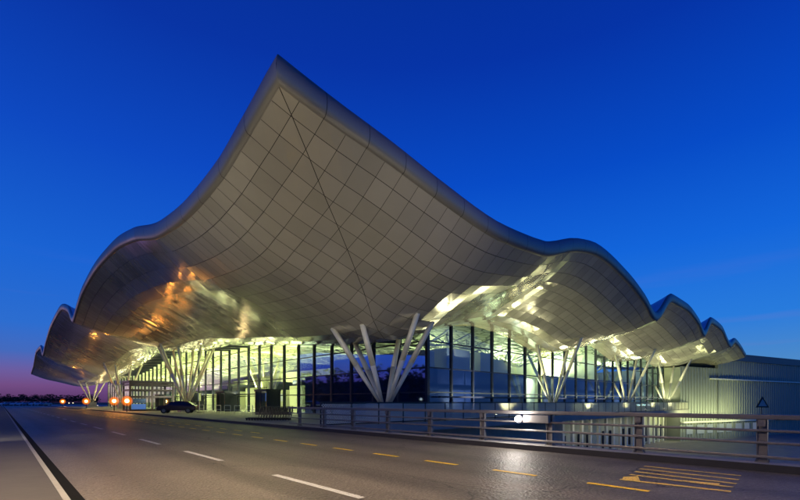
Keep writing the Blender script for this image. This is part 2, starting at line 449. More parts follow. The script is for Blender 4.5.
# brackets between glass head and soffit on the road side
for k in range(1, 30):
    y = yb[k]; z1 = zs(FX, y); z0 = zs(CX+1.5, y)
    mb = MB(); w = .22
    pts = [(CX+2.2, zs(CX+2.2, y)+.03), (FX-.12, z1+.03), (FX-.12, z1-1.0)]
    a = [(p[0], y-w/2, p[1]) for p in pts]; b = [(p[0], y+w/2, p[1]) for p in pts]
    mb.quad(a); mb.quad(b[::-1])
    for i in range(3): mb.quad([a[i], b[i], b[(i+1) % 3], a[(i+1) % 3]])
    TT(mb, 'bracket', M['frame'])

# tree columns -------------------------------------------------------
FWD = Vector((.686, .727)); RGT = Vector((.727, -.686))
TIPS = [(-1.35, -2.3), (2.1, -2.3), (-3.5, -.5), (3.2, -.2), (-2.4, 3.2), (.95, 3.4)]
def tree_column(x, y, base=1.45, rot=0., spread=1., z0=.15, r=.19, tips=TIPS):
    w = .95
    b = MB(); k = .12
    b.v = [(x+sx*s_, y+sy*s_, z) for z, s_ in ((z0, w), (base-.06, w), (base, w-.06)) for sx, sy in ((-1, -1), (1, -1), (1, 1), (-1, 1))]
    for l in (0, 4):
        for i in range(4): b.f.append((l+i, l+(i+1) % 4, l+4+(i+1) % 4, l+4+i)); b.mi.append(0)
    b.f.append((8, 9, 10, 11)); b.mi.append(0)
    bo = TT(b, 'tree_column', M['concrete'])
    c, s_ = math.cos(rot), math.sin(rot)
    for (dr, df) in tips:
        d = RGT*dr*spread+FWD*df*spread; d = Vector((d.x*c-d.y*s_, d.x*s_+d.y*c))
        px, py = x+d.x, y+d.y; top = zs(px, py)+.1
        q = d.normalized()*.33
        l = MB().tube((x+q.x, y+q.y, base-.05), (x+q.x+(d.x-q.x)*.5, y+q.y+(d.y-q.y)*.5, (base+top)/2), r*.5, r, n=14)
        l.tube((x+q.x+(d.x-q.x)*.5, y+q.y+(d.y-q.y)*.5, (base+top)/2), (px, py, top), r, r*.9, n=14)
        TT(l, 'limb', M['steel'], parent=bo, smooth=True)
tree_column(CX, CY, spread=1.0, r=.19)
TIPS8 = [(3.3*math.cos(a), 3.3*math.sin(a)) for a in [i*math.pi/4+.2 for i in range(8)]]
for y, sp in ((63.6, 1.1), (105.6, 1.1), (147.6, 1.0)): tree_column(CX, y, spread=sp, tips=TIPS8, r=.165)
for x, sp in ((42.7, .95), (64.5, 1.1), (83.5, 1.1)): tree_column(x, CY, rot=.5, spread=sp, tips=(TIPS8[::2] if x < 50 else TIPS8[::2]+[TIPS8[1]]), r=.17)
for x, y in ((40, 84.6), (40, 42), (44, 126)): tree_column(x, y, base=2.4, tips=TIPS8[::2], spread=1.2, r=.16)

# interior ------------------------------------------------------------
TT(MB().box(60, 60.3, 24.2, 164, .15, 10), 'back_wall', M['pale'])
TT(MB().box(FX+.25, 59.9, FY+.25, 164, .155, .17), 'hall_floor', M['floor'])
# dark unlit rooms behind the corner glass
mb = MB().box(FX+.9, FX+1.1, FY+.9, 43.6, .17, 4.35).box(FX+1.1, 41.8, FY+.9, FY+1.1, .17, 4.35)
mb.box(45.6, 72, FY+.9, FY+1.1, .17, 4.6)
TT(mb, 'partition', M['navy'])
TT(MB().box(30, 33.5, FY+2.2, FY+8, 4.3, 6.5).box(35.2, 37.2, FY+2.2, FY+8, 4.3, 6.5).box(38, 42, FY+3, FY+10, 4.3, 6.1).box(FX+2.5, FX+4.2, FY+3, 40, 4.3, 6.2), 'upper_room', M['pale'])
TT(MB().box(41.8, 45.6, FY+2.0, FY+2.2, .17, 4.3), 'door_recess', M['pale2'])
# service islands and desks along the hall
rr = random.Random(11)
for y in (46, 52, 58.5, 67, 75, 84, 94, 104, 116, 128):
    h = rr.choice((3.2, 3.6, 4.1)); w = rr.uniform(3, 5)
    TT(MB().box(33+rr.uniform(0, 2), 38, y, y+w, .17, h), 'service_island', M['pale2'] if rr.random() < .7 else M['pale'], bevel=.03)
for y in (49, 62.5, 71.5, 88.5, 99, 110, 122):
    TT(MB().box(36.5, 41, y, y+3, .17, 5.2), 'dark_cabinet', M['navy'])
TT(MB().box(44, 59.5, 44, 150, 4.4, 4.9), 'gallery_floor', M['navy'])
for y in (45, 60, 75, 92, 110, 130):
    TT(MB().box(48, 48.3, y, y+9, 4.95, 7.4), 'gallery_room', M['pale2'])
for y in (47.5, 60.4, 73.9, 94.0):     # entrance lobbies in the glass wall
    mb = MB()
    for yy in (y, y+3.0): mb.box(23.0, 24.8, yy-.08, yy+.08, .15, 2.8)
    mb.box(22.9, 24.85, y-.12, y+3.12, 2.8, 3.05); mb.box(22.95, 23.05, y+1.45, y+1.55, .15, 2.8)
    TT(mb, 'entrance_lobby', M['frame'])
TT(MB().box(24.2, 24.25, 48.0, 50.2, 1.6, 2.6), 'display_screen', M['screen'])
# lower storey under the forecourt edge
mb = MB(); lowx = [48+2.6*k for k in range(0, 20)]
for x in lowx: mb.box(x-.25, x+.25, FY-.35, FY-.05, -5.5, -.45)
TT(mb, 'lower_piers', M['pale'])
TT(MB().box(47, 99, FY+.6, FY+.8, -5.5, -.45), 'lower_wall', M['pale2'])
for k, x in enumerate(lowx[:-1]):
    if k % 3 != 1: TT(MB().box(x+.55, x+2.05, FY+.35, FY+.55, -5.2, -2.6), 'lower_door', M['navy'])


# ------------------------------------------------------------------ ground, road, forecourt
def S(mb, name, mat, **k): return tag(mb.build(name, mat, **k), kind='structure')
EDGE = 12.45
# upper ground west of the road and beyond; lower ground everywhere, one level down
S(MB().box(-900, -2.6, -700, 1800, -.5, -.06), 'ground', M['grass'])
mb = MB(); mb.quad([(-72, -300, -.06), (-72, 500, -.06), (-84, 500, 12), (-84, -300, 12)]); mb.quad([(-84, -300, 12), (-84, 500, 12), (-110, 500, -.06), (-110, -300, -.06)]); S(mb, 'sky_block_bank', M['grass'])  # unseen bank added to block low sky in the glass reflections
S(MB().box(-2.6, 900, 205, 1800, -.5, -.07), 'far_ground', M['grass'])
S(MB().box(-2.6, 900, -700, 204.9, -6.0, -5.5), 'lower_ground', M['paving'])
S(MB().box(-2.6, .65, -60, 205, -.6, .115), 'pavement', M['walk'])
S(MB().box(.65, .73, -60, 205, -.6, .12), 'kerb', M['kerb'])
mb = MB().box(.73, 11.94, -60, 230, -.6, 0.)
S(mb, 'road', M['asphalt'])
S(MB().quad([(.73, -60, .004), (1.03, -60, .004), (1.03, 205, .004), (.73, 205, .004)]) or MB(), 'gutter', M['gutter']) if False else None
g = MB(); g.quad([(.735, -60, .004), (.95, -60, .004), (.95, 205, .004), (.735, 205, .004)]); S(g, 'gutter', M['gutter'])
S(MB().box(11.94, 11.985, -60, 20.9, -.6, .16), 'kerb', M['darkkerb'])
S(MB().box(11.985, 12.75, -60, 20.9, -.6, .155), 'bridge_edge', M['kerb'])
S(MB().box(11.94, 12.08, 20.9, 205, -.6, .153), 'kerb', M['darkkerb'])
# forecourt slab carrying the building
S(MB().box(12.08, 150, FY-.45, 205, -.45, .15), 'forecourt', M['paving'])
S(MB().box(12.08, 99, 19.9, FY-.45, -.45, .147), 'forecourt_walkway', M['paving'])
S(MB().box(12.3, 12.7, -60, 20, -5.5, -.6), 'bridge_wall', M['concrete'])
S(MB().box(12.7, 47, FY-.6, FY-.4, -5.5, -.45), 'retaining_wall', M['concrete'])
# markings
def rect(mb, x0, x1, y0, y1, z=.008): mb.quad([(x0, y0, z), (x1, y0, z), (x1, y1, z), (x0, y1, z)])
mb = MB()
for k in range(-6, 33): rect(mb, 4.03, 4.17, 5.2+5.75*k, 5.2+5.75*k+2.9)
S(mb, 'lane_marking', M['white'])
mb = MB()
for k in range(-16, 60): rect(mb, 7.84, 7.97, 2.3+2.05*k, 3.33+2.05*k)
for k in range(8, 40): rect(mb, 9.0, 9.11, 3.0+2.05*k, 4.0+2.05*k)
S(mb, 'bay_marking', M['yellow'])
def gp_(px, py, z=0.):
    d = (1.5-z)*424/(py-402); X = (px-400)/424*d
    return (.727*X+.686*d, -.686*X+.727*d)
mb = MB()
hatch = [((644, 466.4), (741, 476)), ((640, 469), (739, 480)), ((635, 471.8), (736.5, 484)), ((630, 474.8), (733, 487.5)), ((620, 479.6), (731, 491.8))]
for k, (a, b) in enumerate(hatch):
    a, b = Vector(gp_(*a)), Vector(gp_(*b)); d = (b-a).normalized(); n_ = Vector((-d.y, d.x))*.062
    mb.quad([(*(a-n_), .008), (*(b-n_), .008), (*(b+n_), .008), (*(a+n_), .008)][::-1])
for pts in (((623.5, 477), (638, 476.5), (640, 481.5), (622, 480)), ((683, 480.5), (720, 483.8), (718, 486.2), (683, 481.9))):
    q = [(*gp_(*p), .0085) for p in pts]; mb.quad(q)
S(mb, 'hatched_marking', M['oldyellow'])

# ------------------------------------------------------------------ road barrier
bar = empty('road_barrier', (12.38, 22.4, .14))
tag(bar, 'long low steel three rail barrier along the right kerb of the elevated road', 'barrier')
def part(mb, name, mat, root, **k):
    o = mb.build(name, mat, **k); o.parent = root
    l = root.location; o.location = (-l.x, -l.y, -l.z); return o
ya, yz = 22.6, -30.
for (z0, z1, w) in ((1.11, 1.22, .14), (.83, .89, .08), (.56, .62, .08), (.24, .31, .06)):
    mb = MB(); n = int((ya-yz)/2.4)
    mb.box(12.38-w/2, 12.38+w/2, yz, ya, z0, z1)
    part(mb, 'rail', M['rail'], bar, bevel=.015)
k = 0; y = 21.5
while y > yz:
    mb = MB()
    mb.box(12.425, 12.44, y-.08, y+.08, .14, 1.11).box(12.38, 12.49, y-.095, y-.08, .14, 1.11).box(12.38, 12.49, y+.08, y+.095, .14, 1.11)
    mb.box(12.322, 12.328, y-.07, y+.07, .96, 1.105)
    for zz in (.86, .59, .275): mb.tube((12.325, y-.05, zz), (12.31, y-.05, zz), .014, n=6).tube((12.325, y+.05, zz), (12.31, y+.05, zz), .014, n=6)
    mb.box(12.33, 12.55, y-.13, y+.13, .142, .165)
    for sx in (-.08, .08):
        for sy in (-.105, .105): mb.tube((12.44+sx, y+sy, .165), (12.44+sx, y+sy, .215), .014, n=6)
    part(mb, 'post', M['rail'], bar); y -= 2.52

# flood lamp on the barrier
fl = empty('flood_lamp', (12.22, 7.3, .95)); tag(fl, 'bright white flood lamp fixed to the barrier beside a post', 'lamp')
mb = MB(); mb.box(-.06, .08, -1.0, -.15, -.10, .14); mb.bar((.1, -.5, 0), (.14, -.5, 0), .1, .2); mb.build('housing', M['rail'], fl, bevel=.01)
MB().ball((-.07, .05, .0), .085, 12).build('lamp_lens', M['whitelamp'], fl, smooth=True)
MB().tube((-.02, .05, 0), (.10, .05, 0), .14, .08, 14).build('reflector', M['black'], fl)

# ------------------------------------------------------------------ balustrade along the forecourt edge
bl = empty('mesh_balustrade', (12.9, 20.05, .15)); tag(bl, 'long dark wire mesh balustrade at the forecourt edge in front of the side glass wall', 'balustrade')
x = 12.9; k = 0
while x < 94:
    MB().box(x-.03, x+.03, 20.02, 20.08, .147, 1.47).build('post', M['black'], bl)
    bl.children[-1].location = tuple(-c for c in bl.location)
    x2 = x+2.1; mb = MB(); s_ = .16 if x < 60 else .24
    n = int(2.1/s_)
    z0, z1 = .27, 1.40; h = z1-z0
    for i in range(-8, n+1):
        for sg in (0, 1):
            a0 = x+i*s_; t0 = max(0, (x+.04-a0)/h if not sg else 0)
            xa, xb_ = a0, a0+h
            lo, hi = max(xa, x+.04), min(xb_, x2-.04)
            if hi-lo < .02: continue
            za, zb = z0+(lo-xa), z0+(hi-xa)
            if sg: za, zb = z0+z1-za, z0+z1-zb
            mb.bar((lo, 20.05+.008*sg, za), (hi, 20.05+.008*sg, zb), .02, .026)
    part(mb, 'mesh_panel', M['steel'], bl)
    x = x2; k += 1
part(MB().box(12.9, x, 20.0, 20.1, 1.42, 1.5), 'handrail', M['black'], bl)
part(MB().box(12.9, x, 20.02, 20.07, .2, .26), 'bottom_rail', M['black'], bl)

# ------------------------------------------------------------------ annex with ribbed cladding
A = Vector((88.3, 20.7)); Dv = Vector((.959, -.284)).normalized(); Nv = Vector((Dv.y, -Dv.x))
ann = empty('service_building', (A.x, A.y, -5.5)); tag(ann, 'long low service building with ribbed metal cladding at the right end of the terminal', 'building')
mb = MB(); pitch = .9
def W(s, off, z): p = A+Dv*s+Nv*off; return (p.x, p.y, z)
def ribs(s0, s1, z0, z1, off=0.):
    m_ = MB(); s = s0
    while s < s1:
        prf = [(0, 0), (.55, 0), (.62, .16), (.83, .16), (.9, 0)]
        for (a, oa), (b, ob) in zip(prf, prf[1:]):
            m_.quad([W(s+a, off+oa, z0), W(s+b, off+ob, z0), W(s+b, off+ob, z1), W(s+a, off+oa, z1)])
        s += pitch
    return m_
part(ribs(0, 11.7, -5.5, 7.9), 'cladding', M['clad'], ann)
part(ribs(12.0, 90, -5.5, 9.6), 'cladding', M['clad'], ann)
mb = MB(); mb.quad([W(11.7, .3, -5.5), W(12.0, .3, -5.5), W(12.0, .3, 10.4), W(11.7, .3, 10.4)]); mb.quad([W(12.0, .3, -5.5), W(12.0, -.3, -5.5), W(12.0, -.3, 10.4), W(12.0, .3, 10.4)])
mb.quad([W(11.7, -.3, 7), W(11.7, .3, 7), W(11.7, .3, 10.4), W(11.7, -.3, 10.4)]); part(mb, 'corner_trim', M['clad'], ann)
def slab(s0, s1, o0, o1, z0, z1):
    m_ = MB(); m_.v = [W(s, o, z) for z in (z0, z1) for o in (o0, o1) for s in (s0, s1)]
    for f in ((0, 2, 3, 1), (4, 5, 7, 6), (0, 1, 5, 4), (2, 6, 7, 3), (0, 4, 6, 2), (1, 3, 7, 5)): m_.f.append(f); m_.mi.append(0)
    return m_
part(slab(11.7, 90, -25, .35, 9.6, 11.0), 'roof_edge', M['cladtop'], ann)
part(slab(9, 90, .17, .5, 5.75, 5.98), 'ledge', M['pale'], ann)
part(slab(.3, 90, -24, -.1, -5.5, 7.8), 'rear_volume', M['clad'], ann)

for k in range(9):
    s0_ = 1.5+k*3.3; part(slab(s0_, s0_+1.9+.4*(k % 2), .18, .22, -4.3, -2.7), 'window', M['lowlamp'], ann)
M['lowlamp'].node_tree.nodes['Principled BSDF'].inputs['Base Color'].default_value = (.2, .22, .22, 1)
part(slab(0, 60, .17, .6, -2.3, -2.0), 'lower_band', M['pale'], ann)
# ------------------------------------------------------------------ warning sign on its post
sg = empty('warning_sign', (26.1, 2.8, -5.5), 0); tag(sg, 'triangular warning sign with a dark border above the barrier at the right', 'sign')
fy = -FWD
def sgp(r, f, z): p = RGT*r+FWD*f; return (p.x, p.y, z)
s_ = .31
def tri(sc, f, z0): return [sgp(-s_*sc, f, z0-.18*sc), sgp(s_*sc, f, z0-.18*sc), sgp(0, f, z0+.34*sc)]
zc = 5.5+1.42
mb = MB(); a = tri(1, 0, zc); b = tri(1, .03, zc); mb.quad(a); mb.quad(b[::-1])
for i in range(3): mb.quad([a[(i+1) % 3], a[i], b[i], b[(i+1) % 3]])
mb.build('border', M['black'], sg); mb = MB(); mb.quad(tri(.66, -.004, zc)); mb.build('face', M['signwhite'], sg)
mb = MB(); mb.box(-.02, .02, -.02, .02, 0, 1); 
MB().tube(sgp(0, .06, 0), sgp(0, .06, zc+.2), .03, n=8).build('pole', M['rail'], sg)

# ------------------------------------------------------------------ glazed lift kiosk
kx0, kx1, ky0, ky1, kh = 14.0, 19.8, 73.0, 77.5, 4.55
ks = empty('glass_kiosk', (14, 73, .15)); tag(ks, 'dark framed glass kiosk on the forecourt next to the second tree column', 'kiosk')
mb = MB()
for x in (kx0, (kx0+kx1)/2, kx1):
    for y in (ky0, ky1): mb.box(x-.12, x+.12, y-.12, y+.12, .15, kh)
for z in (.25, 2.3, 3.3, 4.1, kh-.1):
    for y in (ky0, ky1): mb.box(kx0+.12, kx1-.12, y-.08, y+.08, z-.12, z+.12)
    for x in (kx0, kx1): mb.box(x-.08, x+.08, ky0+.12, ky1-.12, z-.12, z+.12)
part(mb, 'frame', M['black'], ks)
part(MB().box(kx0-.2, kx1+.2, ky0-.2, ky1+.2, kh, kh+.15), 'roof', M['frame'], ks)
mb = MB(); mb.quad([(kx0, ky0, .2), (kx1, ky0, .2), (kx1, ky0, kh), (kx0, ky0, kh)]); mb.quad([(kx0, ky0, .2), (kx0, ky1, .2), (kx0, ky1, kh), (kx0, ky0, kh)]); mb.quad([(kx1, ky0, .2), (kx1, ky1, .2), (kx1, ky1, kh), (kx1, ky0, kh)])
part(mb, 'glass_wall', M['glass'], ks)
mb = MB(); mb.box(kx0+.25, kx0+2.1, ky0+.3, ky0+.36, 1.35, 2.0); part(mb, 'poster', M['poster'], ks); mb = MB(); mb.box(kx0+.25, kx0+2.1, ky0+.3, ky0+.36, .4, 1.2); part(mb, 'poster', M['screen'], ks)
M['screen'].node_tree.nodes['Principled BSDF'].inputs['Base Color'].default_value = (.03, .06, .2, 1)

# ------------------------------------------------------------------ cars
def make_car(name, label, paint, group=None):
    r = empty(name); tag(r, label, 'car', group)
    side = [(-2.1, .35), (-2.12, .75), (-2.0, .95), (-1.75, 1.0), (-1.2, 1.42), (-.2, 1.48), (.5, 1.40), (1.05, 1.0), (1.9, .88), (2.1, .65), (2.12, .35)]
    def hw(z): return .86 if z < .95 else .86-.2*(z-.95)/.5
    def hull(side, off, nm, m_, clip=None):
        mb = MB(); n = len(side)
        for sx in (-1, 1):
            for y, z in side: mb.v.append((sx*(hw(z)+off), y, z))
        mb.f.append(tuple(range(n))); mb.f.append(tuple(range(n, 2*n))[::-1]); mb.mi += [0, 0]
        for i in range(n): j = (i+1) % n; mb.f.append((i, n+i, n+j, j)); mb.mi.append(0)
        return mb.build(nm, m_, r, bevel=.05 if off == 0 else 0)
    hull(side, 0, 'body', paint)
    hull([(-1.62, 1.0), (-1.16, 1.36), (-.2, 1.41), (.45, 1.34), (.95, 1.0)], .008, 'side_windows', M['carglass'])
    for (a, b, nm) in (((-1.72, 1.04), (-1.26, 1.385), 'rear_window'), ((.58, 1.37), (1.0, 1.06), 'windscreen')):
        mb = MB(); o = -.015 if a[0] < 0 else .015
        mb.quad([(-.66, a[0]+o, a[1]+.012), (.66, a[0]+o, a[1]+.012), (.6, b[0]+o, b[1]+.012), (-.6, b[0]+o, b[1]+.012)]); mb.build(nm, M['carglass'], r)
    for y in (-1.3, 1.32):
        for sx in (-1, 1):
            w = MB().tube((sx*.68, y, .32), (sx*.88, y, .32), .32, n=16).build('wheel', M['rubber'], r)
            MB().tube((sx*.88, y, .32), (sx*.89, y, .32), .19, n=10).build('rim', M['rail'], w)
    for sx in (-1, 1):
        MB().box(sx*.72-.13, sx*.72+.13, 2.06, 2.125, .62, .76).build('headlight', M['signwhite'], r)
        MB().box(sx*.72-.11, sx*.72+.11, -2.14, -2.06, .74, .9).build('tail_light', simple('red_lens', (.25, .01, .01), .3), r)
    return r
pw = simple('white_car_paint', (.6, .6, .6), .25); pd = simple('dark_car_paint', (.035, .012, .014), .25); ps = simple('silver_car_paint', (.3, .3, .32), .25, .4)
place(make_car('parked_car', 'dark red car parked on the forecourt between the glass kiosk and the tree column', pd), 15.6, 55.6, .15, R(62))
cw = make_car('parked_car', 'white car in the distant row at the far end of the road', pw, 'cars parked at the far end of the road')
cs = make_car('parked_car', 'silver car in the distant row at the far end of the road', ps, 'cars parked at the far end of the road')
n = 0
for px in (5, 10.5, 16, 23, 28.5, 35, 41, 46):
    Yd = 175.; X = (px-400)/424*Yd; x, y = .727*X+.686*Yd, -.686*X+.727*Yd
    src = cw if n % 3 != 1 else cs
    o = src if n < 2 else copy_tree(src)
    place(o, x, y, .0, R(90+random.uniform(-8, 8)+43)); n += 1
S(MB().box(-60, 40, 205, 300, -.05, -.004), 'car_park', M['asphalt'])

# ------------------------------------------------------------------ luggage trolleys beside the barrier end
def trolley():
    r = empty('luggage_trolley'); g = MB()
    for sx in (-.3, .3):
        g.tube((sx, -.5, .16), (sx, .45, .16), .028, n=6).tube((sx, .45, .16), (sx, .62, 1.02), .028, n=6).tube((sx, .4, .45), (sx, -.05, .62), .012, n=6)
    g.tube((-.3, .62, 1.02), (.3, .62, 1.02), .022, n=6)
    for y in (-.48, -.2, .1, .4): g.tube((-.3, y, .16), (.3, y, .16), .012, n=6)
    g.build('frame', M['black'], r)
    b = MB().box(-.27, .27, .22, .56, .40, .62)
    for z in (.62, .74, .86): b.tube((-.28, .56, z), (.28, .56, z), .008, n=5).tube((-.26, .26, z), (.26, .26, z), .008, n=5).tube((-.28, .56, z), (-.26, .26, z), .008, n=5).tube((.28, .56, z), (.26, .26, z), .008, n=5)
    for i in range(7): b.tube((-.26+i*.087, .26, .62), (-.26+i*.087, .26, .86), .006, n=4)
    b.build('basket', M['black'], r)
    MB().box(-.26, .26, .62, .65, .55, .95).build('advert_panel', M['black'], r)
    for p in ((-.28, -.4), (.28, -.4), (-.28, .42), (.28, .42)): MB().tube((p[0]-.02, p[1], .075), (p[0]+.02, p[1], .075), .075, n=12).build('wheel', M['rubber'], r)
    return r
t0 = trolley()
for i in range(12):
    o = t0 if i == 0 else copy_tree(t0)
    tag(o, 'luggage trolley nested in the row beside the barrier end', 'trolley', 'nested luggage trolleys by the barrier end')
    place(o, 13.7+i*.155, 30.4-i*.13, .15, R(-130))

# ------------------------------------------------------------------ hoop rails and totem before the entrance
def hoop():
    o = MB().tube((0, -.9, 0), (0, -.9, .95), .03, n=8).tube((0, .9, 0), (0, .9, .95), .03, n=8).tube((0, -.9, .95), (0, .9, .95), .03, n=8).tube((0, -.9, .45), (0, .9, .45), .02, n=8).build('hoop_rail', M['steel'])
    return o
h0 = hoop()
for i in range(6):
    o = h0 if i == 0 else copy_tree(h0)
    tag(o, 'low steel hoop rail in the row before the lit entrance glass', 'hoop rail', 'hoop rails before the entrance')
    place(o, 19.0, 43.2+i*2.9, .15)
tt = empty('totem_sign', (18.6, 57.2, .15), R(45)); tag(tt, 'slim white topped totem sign right of the second tree column', 'sign')
MB().tube((0, 0, 0), (0, 0, 2.4), .06, n=10).build('pole', M['steel'], tt)
MB().box(-.3, .3, -.05, .05, 1.5, 2.5).build('panel', M['pale'], tt, bevel=.01)
MB().box(-.25, .25, -.2, .2, 0, .06).build('base_plate', M['black'], tt)

# litter bin
# ------------------------------------------------------------------ lamps
def lampdata(name, typ, e, col, loc, parent=None, size=.3, spot=None, rot=None):
    l = bpy.data.lights.new(name, typ); l.energy = e; l.color = col
    if typ in ('POINT', 'SPOT'): l.shadow_soft_size = size
    if typ == 'SPOT': l.spot_size = R(spot); l.spot_blend = .6
    if typ == 'AREA': l.shape = 'RECTANGLE'; l.size, l.size_y = size
    o = bpy.data.objects.new(name, l); COL.objects.link(o); o.location = loc
    if rot: o.rotation_euler = rot
    if parent: o.parent = parent
    return o
# amber lamps on short posts along the far kerb
def bollard(tagm, mat, h=1.5, r=.3):
    e = empty('post_lamp'); MB().tube((0, 0, 0), (0, 0, h-r), .07, n=8).build('pole', M['black'], e)
    MB().ball((0, 0, h), r, 12).build('lamp_globe', mat, e, smooth=True)
    if mat is M['amber']: MB().ball((0, 0, h), r*2.7, 20).build('halo_shell', glow, e, smooth=True); MB().tube((0, 0, h+r*.8), (0, 0, h+r*1.1), r*.5, r*.2, n=10).build('cap', M['black'], e)  # outer emissive shell imitates the lamp's glow
    return e
glow, gnt, gp0 = new_mat('amber_halo'); gnt.nodes.remove(gp0)  # see-through emission standing in for a halo around the amber lamps
gtr = N(gnt, 'ShaderNodeBsdfTransparent'); gem = N(gnt, 'ShaderNodeEmission'); gem.inputs[0].default_value = (1, .2, .01, 1); gem.inputs[1].default_value = 1.5
glw = N(gnt, 'ShaderNodeLayerWeight'); glw.inputs[0].default_value = .35; gmx = N(gnt, 'ShaderNodeMixShader')
gnt.links.new(math_n(gnt, 'MULTIPLY', math_n(gnt, 'POWER', math_n(gnt, 'SUBTRACT', 1., glw.outputs[1]), 2.2), .5), gmx.inputs[0]); gnt.links.new(gtr.outputs[0], gmx.inputs[1]); gnt.links.new(gem.outputs[0], gmx.inputs[2])
gnt.links.new(gmx.outputs[0], gnt.nodes['Material Output'].inputs[0])
b0 = bollard('', M['amber'], 1.5, .27)
AL = [(12.6, 149, 'farthest'), (12.6, 105.2, 'second farthest'), (12.75, 77.4, 'third farthest'), (12.75, 68.4, 'nearest of the four')]
for i, (x, y, s_) in enumerate(AL):
    o = b0 if i == 0 else copy_tree(b0)
    tag(o, 'amber lamp on a short post by the right kerb, '+s_, 'lamp', 'amber lamps along the far kerb')
    place(o, x, y, .15, 0)
    lampdata('amber_light', 'POINT', 2400, (1, .36, .05), (0, 0, 1.5), o, .3)
f0 = bollard('', M['farlamp'], 5.0, .4)
for i, (px, d, z) in enumerate(((3.5, 330, 1.), (11, 360, 1.), (24.5, 320, 1.), (30.5, 420, .7), (69, 330, .8), (73, 360, .7), (42, 440, .5))):
    o = f0 if i == 0 else copy_tree(f0)
    tag(o, 'small pale lamp far off in front of the tree line', 'lamp', 'far lamps before the tree line')
    X = (px-400)/424*d; place(o, .727*X+.686*d, -.686*X+.727*d, -4.3)
# street lamps added out of view to light the road
def street():
    e = empty('added_street_lamp'); MB().tube((0, 0, 0), (0, 0, 7.4), .10, .06, n=12).build('pole', M['rail'], e)
    MB().tube((0, 0, 7.4), (1.5, 0, 7.9), .045, n=8).build('arm', M['rail'], e)
    h = MB().box(1.3, 2.0, -.14, .14, 7.84, 7.98).build('lamp_head', M['black'], e, bevel=.02)
    MB().box(1.36, 1.94, -.11, .11, 7.825, 7.838).build('lamp_glass', M['addedlamp'], h)
    return e
s0 = street()
for i, (x, y) in enumerate(((-1.9, -9.5), (-1.9, 7.5))):
    o = s0 if i == 0 else copy_tree(s0)
    tag(o, 'tall street lamp added unseen at the back of the left pavement', 'street lamp', 'added street lamps on the left pavement')
    place(o, x, y, .115)
    lampdata('added_street_light', 'SPOT', (3000, 3600)[i], (1, .75, .42), (2.0, 0, 7.7), o, .25, 150)
# floodlights added out of view to brighten the roof underside
def uplight():
    e = empty('added_roof_flood'); MB().box(-.2, .2, -.12, .12, 0, .28).build('housing', M['black'], e, bevel=.02)
    MB().box(-.17, .17, -.09, .09, .281, .285).build('lamp_glass', M['addedlamp'], e); return e
u0 = uplight()
for i, (x, y) in enumerate(((12.58, -3.2), (-2.2, 9.0), (-2.2, 20.0))):
    o = u0 if i == 0 else copy_tree(u0)
    tag(o, 'small black floodlight added to brighten the roof underside', 'floodlight', 'added roof floodlights'); place(o, x, y, .14)
    l = lampdata('added_flood_light', 'SPOT', (5600, 6400, 2300)[i], (1, .88, .62), (0, 0, .35), o, .15, (75, 80, 110)[i])
    tgt = Vector(((8.5, 14, 12), (8.5, 15, 11), (10, 30, 10))[i])-Vector((x, y, .5)); l.rotation_euler = tgt.to_track_quat('-Z', 'Y').to_euler()
lampdata('flood_lamp_light', 'POINT', 110, (1, .9, .8), (-.28, .05, .05), fl, .1)

for i, (x, y) in enumerate(((31, 20.6), (47.5, 20.6), (59, 20.6), (70, 20.6), (79, 20.6), (90, 20.6))):  # floodlights added along the walkway to light the soffit above
    o = copy_tree(u0); tag(o, 'small black floodlight added by the side balustrade to light the soffit', 'floodlight', 'added floodlights on the side walkway'); place(o, x, y+.2, .15)
    l = lampdata('added_flood_light', 'SPOT', 1500, (1, .98, .58), (0, 0, .35), o, .22, 140); l.rotation_euler = Vector((.1, -.25, 1)).to_track_quat('-Z', 'Y').to_euler()
for i, (x, y, e_) in enumerate(((20.5, 65.0, 2200), (20.5, 107.0, 3000), (20.5, 128.0, 2600), (20.5, 149.0, 2600))):  # floodlights added behind the columns to warm the left wing
    o = copy_tree(u0); tag(o, 'small black floodlight added on the forecourt to light the left wing of the roof', 'floodlight', 'added floodlights on the forecourt'); place(o, x, y, .15)
    l = lampdata('added_flood_light', 'SPOT', e_, (1, .72, .30), (0, 0, .35), o, .15, 150); l.rotation_euler = Vector((-.45, -.1, 1)).to_track_quat('-Z', 'Y').to_euler()
# interior lighting: hidden area lamps added in the hall, no fittings
for (x, y, e, w) in ((34, 32, 900, 8), (31, 50, 2100, 10), (33, 66, 2300, 10), (34, 84, 2600, 12), (35, 104, 2600, 12), (35, 126, 2400, 12), (35, 148, 1600, 10), (52, 55, 1500, 10), (52, 80, 1500, 10), (52, 110, 1500, 10),
                     (45, 30, 1300, 8), (56, 30, 1500, 8), (68, 31, 1500, 8), (80, 32, 1800, 8)):
    lampdata('hall_uplight', 'AREA', e*2.5, (.94, 1, .42), (x, y, 4.6 if x < 45 else 5.2), None, (w, 3), rot=(math.pi, 0, 0))
for (x, y) in ((29.5, 50), (29.5, 64), (29.5, 80), (29.5, 98), (29.5, 118)):
    lampdata('hall_downlight', 'AREA', 1500, (.98, 1, .5), (x, y, 5.4), None, (2, 10))
lampdata('added_side_strip', 'AREA', 2800, (1, .98, .5), (62, 22.9, 2.0), None, (72, .22), rot=(math.pi, 0, 0))  # strip added for streaks on the side soffit, turned away from view
lampdata('added_front_strip', 'AREA', 3000, (1, .98, .5), (24.55, 98, 2.65), None, (.22, 100), rot=(math.pi, 0, 0))  # matching strip added for the road-side soffit
TT(MB().box(26, 98, 22.78, 23.02, 1.86, 1.98), 'added_strip_housing', M['frame']); TT(MB().box(24.43, 24.67, 48, 148, 2.50, 2.62), 'added_strip_housing', M['frame'])  # housings made up for the two added strips
